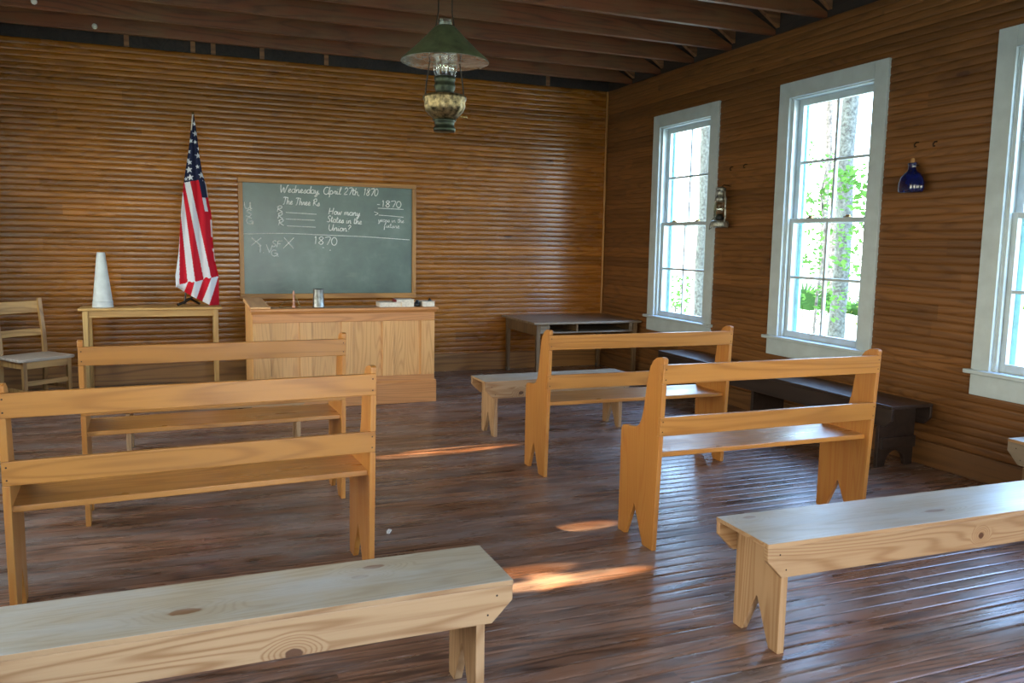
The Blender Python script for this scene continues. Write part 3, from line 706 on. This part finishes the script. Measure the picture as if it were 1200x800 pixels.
def ribbon(pts,r=.005):
    cm.tube([(x,-.0125,z) for x,z in pts],r,6)
def cat(pts,n=4):
    if len(pts)<3: return pts
    o=[];q=[pts[0]]+list(pts)+[pts[-1]]
    for i in range(1,len(q)-2):
        a,b,c,d=q[i-1:i+3]
        for k in range(n):
            t=k/n
            o.append(tuple(.5*((2*b[j])+(c[j]-a[j])*t+(2*a[j]-5*b[j]+4*c[j]-d[j])*t*t+(3*b[j]-a[j]-3*c[j]+d[j])*t**3) for j in (0,1)))
    o.append(pts[-1]); return o
BX,BZ=-3.315,1.48
def write(txt,x0,x1,z0,z1,h,slant=.18,r=.005):
    tot=sum(GF[c][0] for c in txt); sx=(x1-x0)/tot; cx=0
    for c in txt:
        adv,st=GF[c]
        for s in st:
            ribbon([(x0+(cx+px)*sx+py*h*slant-BX, z0+(z1-z0)*(cx/tot)+py*h-BZ) for px,py in cat(s)],r)
        cx+=adv
def line(pts,r=.0045): ribbon([(x-BX,z-BZ) for x,z in cat(pts)],r)
write('Wednesday, April 27th, 1870',-3.84,-2.80,1.972,1.969,.075)
write('The Three Rs',-3.815,-3.43,1.85,1.84,.072)
for a,z,e in (((-3.876,-3.81),1.768,(-3.781,1.764,-3.463,1.753)),((-3.869,-3.81),1.698,(-3.782,1.695,-3.482,1.69)),((-3.865,-3.80),1.627,(-3.774,1.624,-3.474,1.616))):
    write('R',a[0],a[1],z,z,.062); line([(e[0],e[1]),((e[0]+e[2])/2,(e[1]+e[3])/2),(e[2],e[3])])
write('How many',-3.337,-3.0,1.757,1.748,.068); write('States in the',-3.356,-2.98,1.675,1.657,.068); write('Union?',-3.339,-3.10,1.585,1.576,.068)
line([(-2.81,1.878),(-2.78,1.877)]); write('1870',-2.764,-2.535,1.854,1.849,.068,.05); line([(-2.802,1.838),(-2.515,1.833)])
line([(-2.845,1.798),(-2.80,1.781),(-2.835,1.762)]); line([(-2.792,1.763),(-2.65,1.757),(-2.515,1.747)],.0045)
write('years in the',-2.80,-2.51,1.692,1.684,.05,r=.0028); write('future',-2.736,-2.56,1.63,1.622,.055,r=.003)
write('U',-4.195,-4.12,1.79,1.79,.07,0); write('S',-4.185,-4.115,1.711,1.711,.072,0); write('G',-4.18,-4.11,1.633,1.633,.068,0)
line([(-4.222,1.531),(-3.828,1.545),(-3.43,1.537),(-2.925,1.524),(-2.447,1.5)],.0045)
write('X',-4.139,-4.03,1.41,1.41,.085,.1); write('1.',-4.065,-4.0,1.34,1.34,.08,0); write('V',-3.985,-3.92,1.341,1.341,.085,0); write('S',-3.934,-3.88,1.403,1.403,.066,.1)
write('F',-3.885,-3.83,1.40,1.40,.067,.2); write('X',-3.815,-3.70,1.387,1.387,.115,.1); write('G.',-3.936,-3.85,1.305,1.305,.066,0)
write('1870',-3.498,-3.24,1.437,1.425,.082,.05); line([(-3.405,1.402),(-3.385,1.40)],.004); line([(-3.33,1.375),(-3.318,1.374)],.005)
cm.build('chalk_writing',M['chalk'],r)
tag(r,'green chalkboard in an oak frame with chalk handwriting on the back wall','chalkboard')

# ------------------------------------------------------------------ hanging oil lamp
r=empty('hanging_oil_lamp',(-3.512,-4.855,2.06))
m=MB(); m.lathe([(.034,.532),(.05,.527),(.066,.512),(.11,.466),(.165,.412),(.222,.362),(.228,.352)],n=56); m.build('lamp_shade',M['shade_out'],r)
m=MB(); m.lathe([(.224,.350),(.218,.360),(.156,.411),(.104,.462),(.062,.504),(.034,.524)],n=56); m.build('shade_lining',M['shade_in'],r)
m=MB(); m.lathe([(.033,.485),(.034,.56),(.036,.562),(.034,.48)],n=28)
m.lathe([(.046,.265),(.062,.30),(.063,.33),(.055,.38),(.044,.43),(.036,.48),(.033,.52)],n=32,fn=lambda R,z,a:R*(1+.02*math.cos(a*10))); m.build('glass_chimney',M['lampglass'],r)
m=MB(); m.lathe([(.0,.175),(.05,.175),(.052,.19),(.045,.2),(.052,.215),(.055,.235),(.05,.245),(.054,.26),(.056,.275),(.048,.28),(.0,.27)],n=32); m.build('burner',M['greenbrass'],r)
m=MB(); m.lathe([(0,.055),(.05,.058),(.07,.075),(.098,.105),(.106,.13),(.104,.15),(.112,.162),(.112,.178),(.104,.184),(.085,.185),(.07,.192),(0,.195)],n=64,fn=lambda R,z,a:R*(1+(.03*math.cos(a*12) if .09<z<.155 else 0))); m.build('oil_font',M['font'],r)
m=MB(); m.lathe([(0,0),(.052,0),(.058,.008),(.056,.02),(.05,.03),(.052,.05),(.062,.06),(0,.065)],n=36); m.build('font_cup',M['greenbrass'],r)
m=MB(); m.tube([(.07,-.06,.075),(.085,-.075,.07)],.004); m.lathe([(0,0),(.012,.0),(.014,.006),(.012,.012),(0,.012)],c=(.085,-.078,.064),n=16); m.build('wick_knob',M['brass'],r)
for sx in (-1,1):
    m=MB(); m.tube([(sx*.105,0,.17),(sx*.098,0,.24),(sx*.075,0,.38),(sx*.05,0,.52),(sx*.036,0,.60),(sx*.036,0,1.255)],.0038,8); m.build('hanging_rod',M['wire'],r)
tag(r,'antique oil lamp with green metal shade hanging from the ceiling joists','lamp')

# ------------------------------------------------------------------ lantern, bottle, hooks on the right wall
r=empty('wall_lantern',(-.105,-2.50,1.665))
m=MB(); m.lathe([(0,0),(.082,0),(.086,.012),(.086,.045),(.075,.062),(.04,.07),(0,.072)],n=32); m.build('oil_tank',M['tin_old'],r)
m=MB(); m.lathe([(0,.07),(.035,.07),(.042,.09),(.03,.11),(.03,.125),(0,.128)],n=24); m.build('burner',M['soot'],r)
m=MB(); m.lathe([(.04,.11),(.055,.15),(.056,.18),(.046,.225),(.04,.24)],n=28); m.build('glass_globe',M['lampglass'],r)
m=MB(); m.lathe([(.042,.238),(.05,.25),(.05,.275),(.036,.29),(.034,.33),(.046,.345),(.05,.36),(.03,.375),(0,.38)],n=28); m.build('chimney_cap',M['tin_old'],r)
for s in (-1,1):
    m=MB(); m.tube([(0,s*.075,.05),(0,s*.088,.10),(0,s*.078,.24),(0,s*.066,.335),(0,s*.03,.36)],.009,10); m.build('side_tube',M['tin_old'],r)
m=MB(); m.tube([(0,.088,.10),(-.03,.105,.04),(-.03,.115,-.02),(-.01,.108,0)],.003); m.build('bail_handle',M['wire'],r)
m=MB(); m.tube([(0,0,.37),(.03,0,.395),(.115,0,.385)],.004); m.build('hanging_wire',M['wire'],r)
tag(r,'old tin hurricane lantern hanging on the wall between first and second windows','lantern')
r=empty('blue_bottle',(-.055,-4.648,1.887))
m=MB(); m.lathe([(0,0),(.09,0),(.103,.008),(.108,.03),(.105,.07),(.092,.105),(.068,.13),(.042,.147),(.033,.16),(.032,.19),(.037,.197),(.037,.205),(0,.205)],n=48,sx=.42); m.build('bottle_body',M['blue'],r)
m=MB(); m.lathe([(0,.2),(.016,.2),(.014,.235),(0,.24)],n=16,sx=.7); m.build('cork',M['cork'],r)
m=MB(); m.tube([(0,0,.19),(.03,0,.19),(.06,0,.192)],.004); m.build('hanging_nail',M['iron'],r)
tag(r,'squat cobalt blue bottle hanging on the right wall','bottle')
def hook(y,z,label):
    m=MB(); m.tube([(.01,0,.012),(-.02,0,.01),(-.035,0,-.006),(-.03,0,-.022),(-.018,.0,-.018)],.0045,8); o=m.build('wall_hook',M['iron'],loc=(0,y,z)); tag(o,label,'hook','iron hooks on the right wall')
hook(-2.526,2.216,'small iron hook above the lantern, nearer the first window'); hook(-2.728,2.224,'small iron hook above the lantern, nearer the second window')
hook(-4.632,2.225,'small iron hook straight above the blue bottle'); hook(-4.789,2.214,'small iron hook above and right of the blue bottle')
for x,y,z,l in ((-5.475,-.55,3.345,'white porcelain knob on the first ceiling joist at upper left'),(-5.86,-1.16,3.36,'grey porcelain knob on the second ceiling joist at far upper left')):
    m=MB(); m.lathe([(0,0),(.02,0),(.024,.01),(.014,.018),(.022,.028),(.02,.038),(0,.04)],n=20); o=m.build('porcelain_knob',M['white_porc'],loc=(x,y,z)); o.rotation_euler=(PI/2,0,0); tag(o,l,'insulator','porcelain knobs on the ceiling joists')
m=MB(); m.prism([(0,0),(.05,.01),(.055,.03),(.02,.025),(.0,.015)],.001,.006,lambda p,q,t:(p,q,t)); o=m.build('paper_scrap',M['paper'],loc=(-3.85,-5.05,0)); o.rotation_euler=(0,0,.9); tag(o,'tiny white paper scrap lying on the floor','paper')

# ------------------------------------------------------------------ outside
GZ=-.45
m=MB(); 
for (x0,x1,y0,y1) in ((.3,60,-60,60),(-60,-7.0,-60,60),(-7.0,.3,.3,60),(-7.0,.3,-60,-10.5)): m.add([(x0,y0,GZ),(x1,y0,GZ),(x1,y1,GZ),(x0,y1,GZ)],[(0,1,2,3)])
struct(m.build('ground',M['ground']))
def leaves(mb,c,rad,n,size,mi=0):
    for _ in range(n):
        d=Vector((rnd.gauss(0,1),rnd.gauss(0,1),rnd.gauss(0,1))); d.normalize(); p=Vector(c)+Vector([d[i]*rad[i]*rnd.random()**.5 for i in range(3)])
        a=Vector((rnd.uniform(-1,1),rnd.uniform(-1,1),rnd.uniform(-.7,.5))).normalized(); b=a.cross(Vector((rnd.uniform(-1,1),rnd.uniform(-1,1),1))).normalized()
        s=size*rnd.uniform(.6,1.3)
        mb.add([p,p+a*s*.5+b*s*.3,p+a*s,p+a*s*.5-b*s*.3],[(0,1,2,3)],mi)
def tree(name,label,trunk,rr,clusters,bark,leaf,cat='tree',group='trees outside the windows',twigs=()):
    x,y=trunk[0][0],trunk[0][1]; r=empty(name,(x,y,GZ)); o=Vector((x,y,GZ))
    m=MB(); m.tube([Vector(p)-o for p in trunk],rr,14)
    for t in twigs: m.tube([Vector(p)-o for p in t],[.014,.010,.006][:len(t)],6)
    m.build('trunk',bark,r)
    if clusters:
        m=MB()
        for c,rad,n,s in clusters: leaves(m,Vector(c)-o,rad,n,s)
        m.build('foliage',leaf,r)
    return tag(r,label,cat,group)
def wob(x,y,z1,a=.06,n=9): return [(x+rnd.uniform(-a,a),y+rnd.uniform(-a,a),GZ+(z1-GZ)*i/n) for i in range(n+1)]
tree('tree','thick grey lichen-speckled tree trunk outside the second window',wob(5,1.36,7,.03),[.16]+[.125]*9,None,M['bark'],M['leaf'])
tree('tree','grey tree trunk outside the first window',wob(4,3.72,7,.03),[.17]+[.135]*9,None,M['bark'],M['leaf'])
tree('sapling','slender leafy sapling left of the trunk outside the second window',[(4.1,.9,GZ),(4.1,.85,.8),(4.12,.75,1.6),(4.1,.9,2.3),(4.1,.72,3.0)],[.022,.02,.017,.014,.008],
     [((4.1,.98,2.15),(.3,.35,.3),90,.11),((4.1,.35,2.45),(.3,.6,.3),170,.12),((4.1,1.0,1.35),(.3,.3,.32),80,.11),((4.1,-.15,2.2),(.3,.36,.32),110,.12),((4.1,1.1,2.85),(.3,.3,.25),45,.11),((4.1,.2,1.35),(.25,.3,.25),60,.11),((4.1,.5,1.75),(.3,.7,.3),110,.10),((4.1,.6,.75),(.3,.6,.3),90,.10)],M['bark2'],M['leaf'])
tree('bush','yellow green bush right of the trunk outside the second window',[(5.5,1.1,GZ),(5.5,1.1,.4)],[.03,.02],[((5.5,1.05,.45),(.4,.4,.55),130,.13),((5.5,1.0,1.2),(.3,.4,.25),60,.13)],M['bark2'],M['leaf2'],'bush','bushes outside the windows')
tree('bush','green bush outside the first window',[(5,6.1,GZ),(5,6.1,.2)],[.03,.02],[((5,6.1,.5),(.5,.5,.5),160,.13),((4,5.4,2.6),(.3,.4,.3),60,.13)],M['bark2'],M['leaf'],'bush','bushes outside the windows')
tree('bush','leafy bush outside the third window',[(5,-1.6,GZ),(5,-1.6,.4)],[.03,.02],[((5,-1.5,1.4),(.6,.7,.9),220,.13)],M['bark2'],M['leaf2'],'bush','bushes outside the windows')
def palmetto(x,y,z,R,label):
    r=empty('palmetto',(x,y,GZ)); m=MB(); sm=MB()
    for i in range(11):
        az=rnd.uniform(0,2*PI); el=rnd.uniform(.75,1.4); d=Vector((math.cos(az)*math.cos(el),math.sin(az)*math.cos(el),math.sin(el))); tip=d*R*.8
        sm.tube([(0,0,0),tip*.6,tip],.008,5)
        side=d.cross(Vector((0,0,1))).normalized(); up=side.cross(d)
        for k in range(17):
            a=-1.3+2.6*k/16; q=(d*math.cos(a)+side*math.sin(a)); e=tip+q*R*.55+up*.02-Vector((0,0,.06)); w=q.cross(up).normalized()*.03
            m.add([tip,tip+q*R*.25+w,e,tip+q*R*.25-w],[(0,1,2,3)])
    sm.build('stem',M['palm'],r); m.build('frond',M['palm'],r)
    tag(r,label,'palmetto','palmettos outside the second window')
palmetto(6.5,3.85,0,1.1,'spiky palmetto at the lower left of the second window'); palmetto(8.9,4.4,0,.85,'spiky palmetto at the lower right of the second window')
far=[(14,8.5),(15,12.5),(16,14),(13,10.2),(17,10.5),(15,17),(12,15),(16,20.),(14,2),(18,5)]
for i,(x,y) in enumerate(far):
    tree('far_tree','slim pale tree trunk far off in the bright woods',wob(x,y,11,.08),[.12]*10,None,M['bark2'],None,group='far trees in the woods')

# ------------------------------------------------------------------ light
w=bpy.data.worlds.new('sky'); S.world=w; w.use_nodes=True; nt=w.node_tree; nt.nodes.clear()
tc=nt.nodes.new('ShaderNodeTexCoord'); sp=nt.nodes.new('ShaderNodeSeparateXYZ'); nt.links.new(tc.outputs['Generated'],sp.inputs[0])
def nramp(st,src):
    r=nt.nodes.new('ShaderNodeValToRGB'); e=r.color_ramp.elements
    while len(e)<len(st): e.new(.5)
    for q,(p,c) in zip(e,st): q.position=p; q.color=c
    nt.links.new(src,r.inputs[0]); return r.outputs[0]
cool=nramp([(0,(.93,1,.9,1)),(.05,(.86,1,1.02,1)),(.22,(.5,.78,1.2,1)),(.8,(.32,.58,1.25,1))],sp.outputs[2])
warm=nramp([(0,(1,.92,.72,1)),(.2,(1,.95,.82,1)),(.7,(.7,.82,1,1))],sp.outputs[2])
mr=nt.nodes.new('ShaderNodeMapRange'); nt.links.new(sp.outputs[0],mr.inputs[0]); mr.inputs[1].default_value=-.3; mr.inputs[2].default_value=.3
mx=nt.nodes.new('ShaderNodeMix'); mx.data_type='RGBA'; nt.links.new(mr.outputs[0],mx.inputs[0]); nt.links.new(warm,mx.inputs[6]); nt.links.new(cool,mx.inputs[7])
bg=nt.nodes.new('ShaderNodeBackground'); nt.links.new(mx.outputs[2],bg.inputs[0]); bg.inputs[1].default_value=9.0
wo=nt.nodes.new('ShaderNodeOutputWorld'); nt.links.new(bg.outputs[0],wo.inputs[0])
def portal(loc,rot,sx,sy):
    l=bpy.data.lights.new('window_portal','AREA'); l.shape='RECTANGLE'; l.size=sx; l.size_y=sy; l.cycles.is_portal=True
    o=bpy.data.objects.new('window_portal',l); COL.objects.link(o); o.location=loc; o.rotation_euler=rot
for c in WC:
    portal((.22,c,1.72),(0,PI/2,0),2.1,1.0); portal((XL-.22,c,1.72),(0,-PI/2,0),2.1,1.0)
for c,wd,zc,hh in ((-3.35,1.6,1.25,2.5),(-5.64,1,1.72,2.1),(-1.06,1,1.72,2.1)):
    portal((c,YF-.22,zc),(PI/2,0,0),wd,hh)
def shaft(target,src,energy,ang,sx,sy):
    l=bpy.data.lights.new('sun_shaft','SPOT'); l.energy=energy; l.color=(1,.66,.36); l.spot_size=math.radians(ang); l.spot_blend=.35; l.shadow_soft_size=.02
    o=bpy.data.objects.new('sun_shaft',l); COL.objects.link(o); o.location=src; d=Vector(target)-Vector(src)
    zax=-d.normalized(); yax=Vector((1,0,0))-zax*zax.x; yax.normalize(); xax=yax.cross(zax)
    mt=Matrix((xax,yax,zax)).transposed().to_4x4(); mt.translation=Vector(src); o.matrix_world=mt@Matrix.Diagonal((sx,sy,1,1))
def sunray(x,y,wx,wy,energy):
    src=Vector((x,y,0))+Vector((-6.5,-.45,3.45)); d=(src-Vector((x,y,0))).length
    ang=2*math.degrees(math.atan(max(wy,.02)/2/d)); shaft((x,y,0),src,energy,ang*1.0,1.0,1.0*(wx*.47)/wy)
sunray(-3.55,-5.86,.75,.22,16000); sunray(-3.22,-5.88,.62,.09,12000); sunray(-3.42,-5.73,.5,.10,6000); sunray(-2.86,-5.27,.36,.10,9000); sunray(-2.98,-3.49,.6,.08,13000); sunray(-3.35,-3.56,.5,.05,8000)

# ------------------------------------------------------------------ camera
cam=bpy.data.cameras.new('camera'); co=bpy.data.objects.new('camera',cam); COL.objects.link(co)
f,yaw,pit,rol=968.96,-.3778,-.1201,.0174
fw=Vector((-math.sin(yaw)*math.cos(pit),math.cos(yaw)*math.cos(pit),math.sin(pit))); rt=Vector((math.cos(yaw),math.sin(yaw),0)); up=rt.cross(fw)
r2=rt*math.cos(rol)+up*math.sin(rol); u2=-rt*math.sin(rol)+up*math.cos(rol)
mt=Matrix((r2,u2,-fw)).transposed().to_4x4(); mt.translation=Vector((-4.791,-9.082,1.5)); co.matrix_world=mt
cam.sensor_width=36; cam.lens=f*36/1200; cam.clip_start=.05; cam.clip_end=300
S.camera=co
S.view_settings.view_transform='Standard'; S.view_settings.look='None'; S.view_settings.exposure=.8; S.view_settings.gamma=1
S.cycles.max_bounces=10; S.cycles.diffuse_bounces=6; S.cycles.transparent_max_bounces=16; S.cycles.use_denoising=True
S.cycles.sample_clamp_indirect=8; S.cycles.caustics_reflective=False; S.cycles.caustics_refractive=False
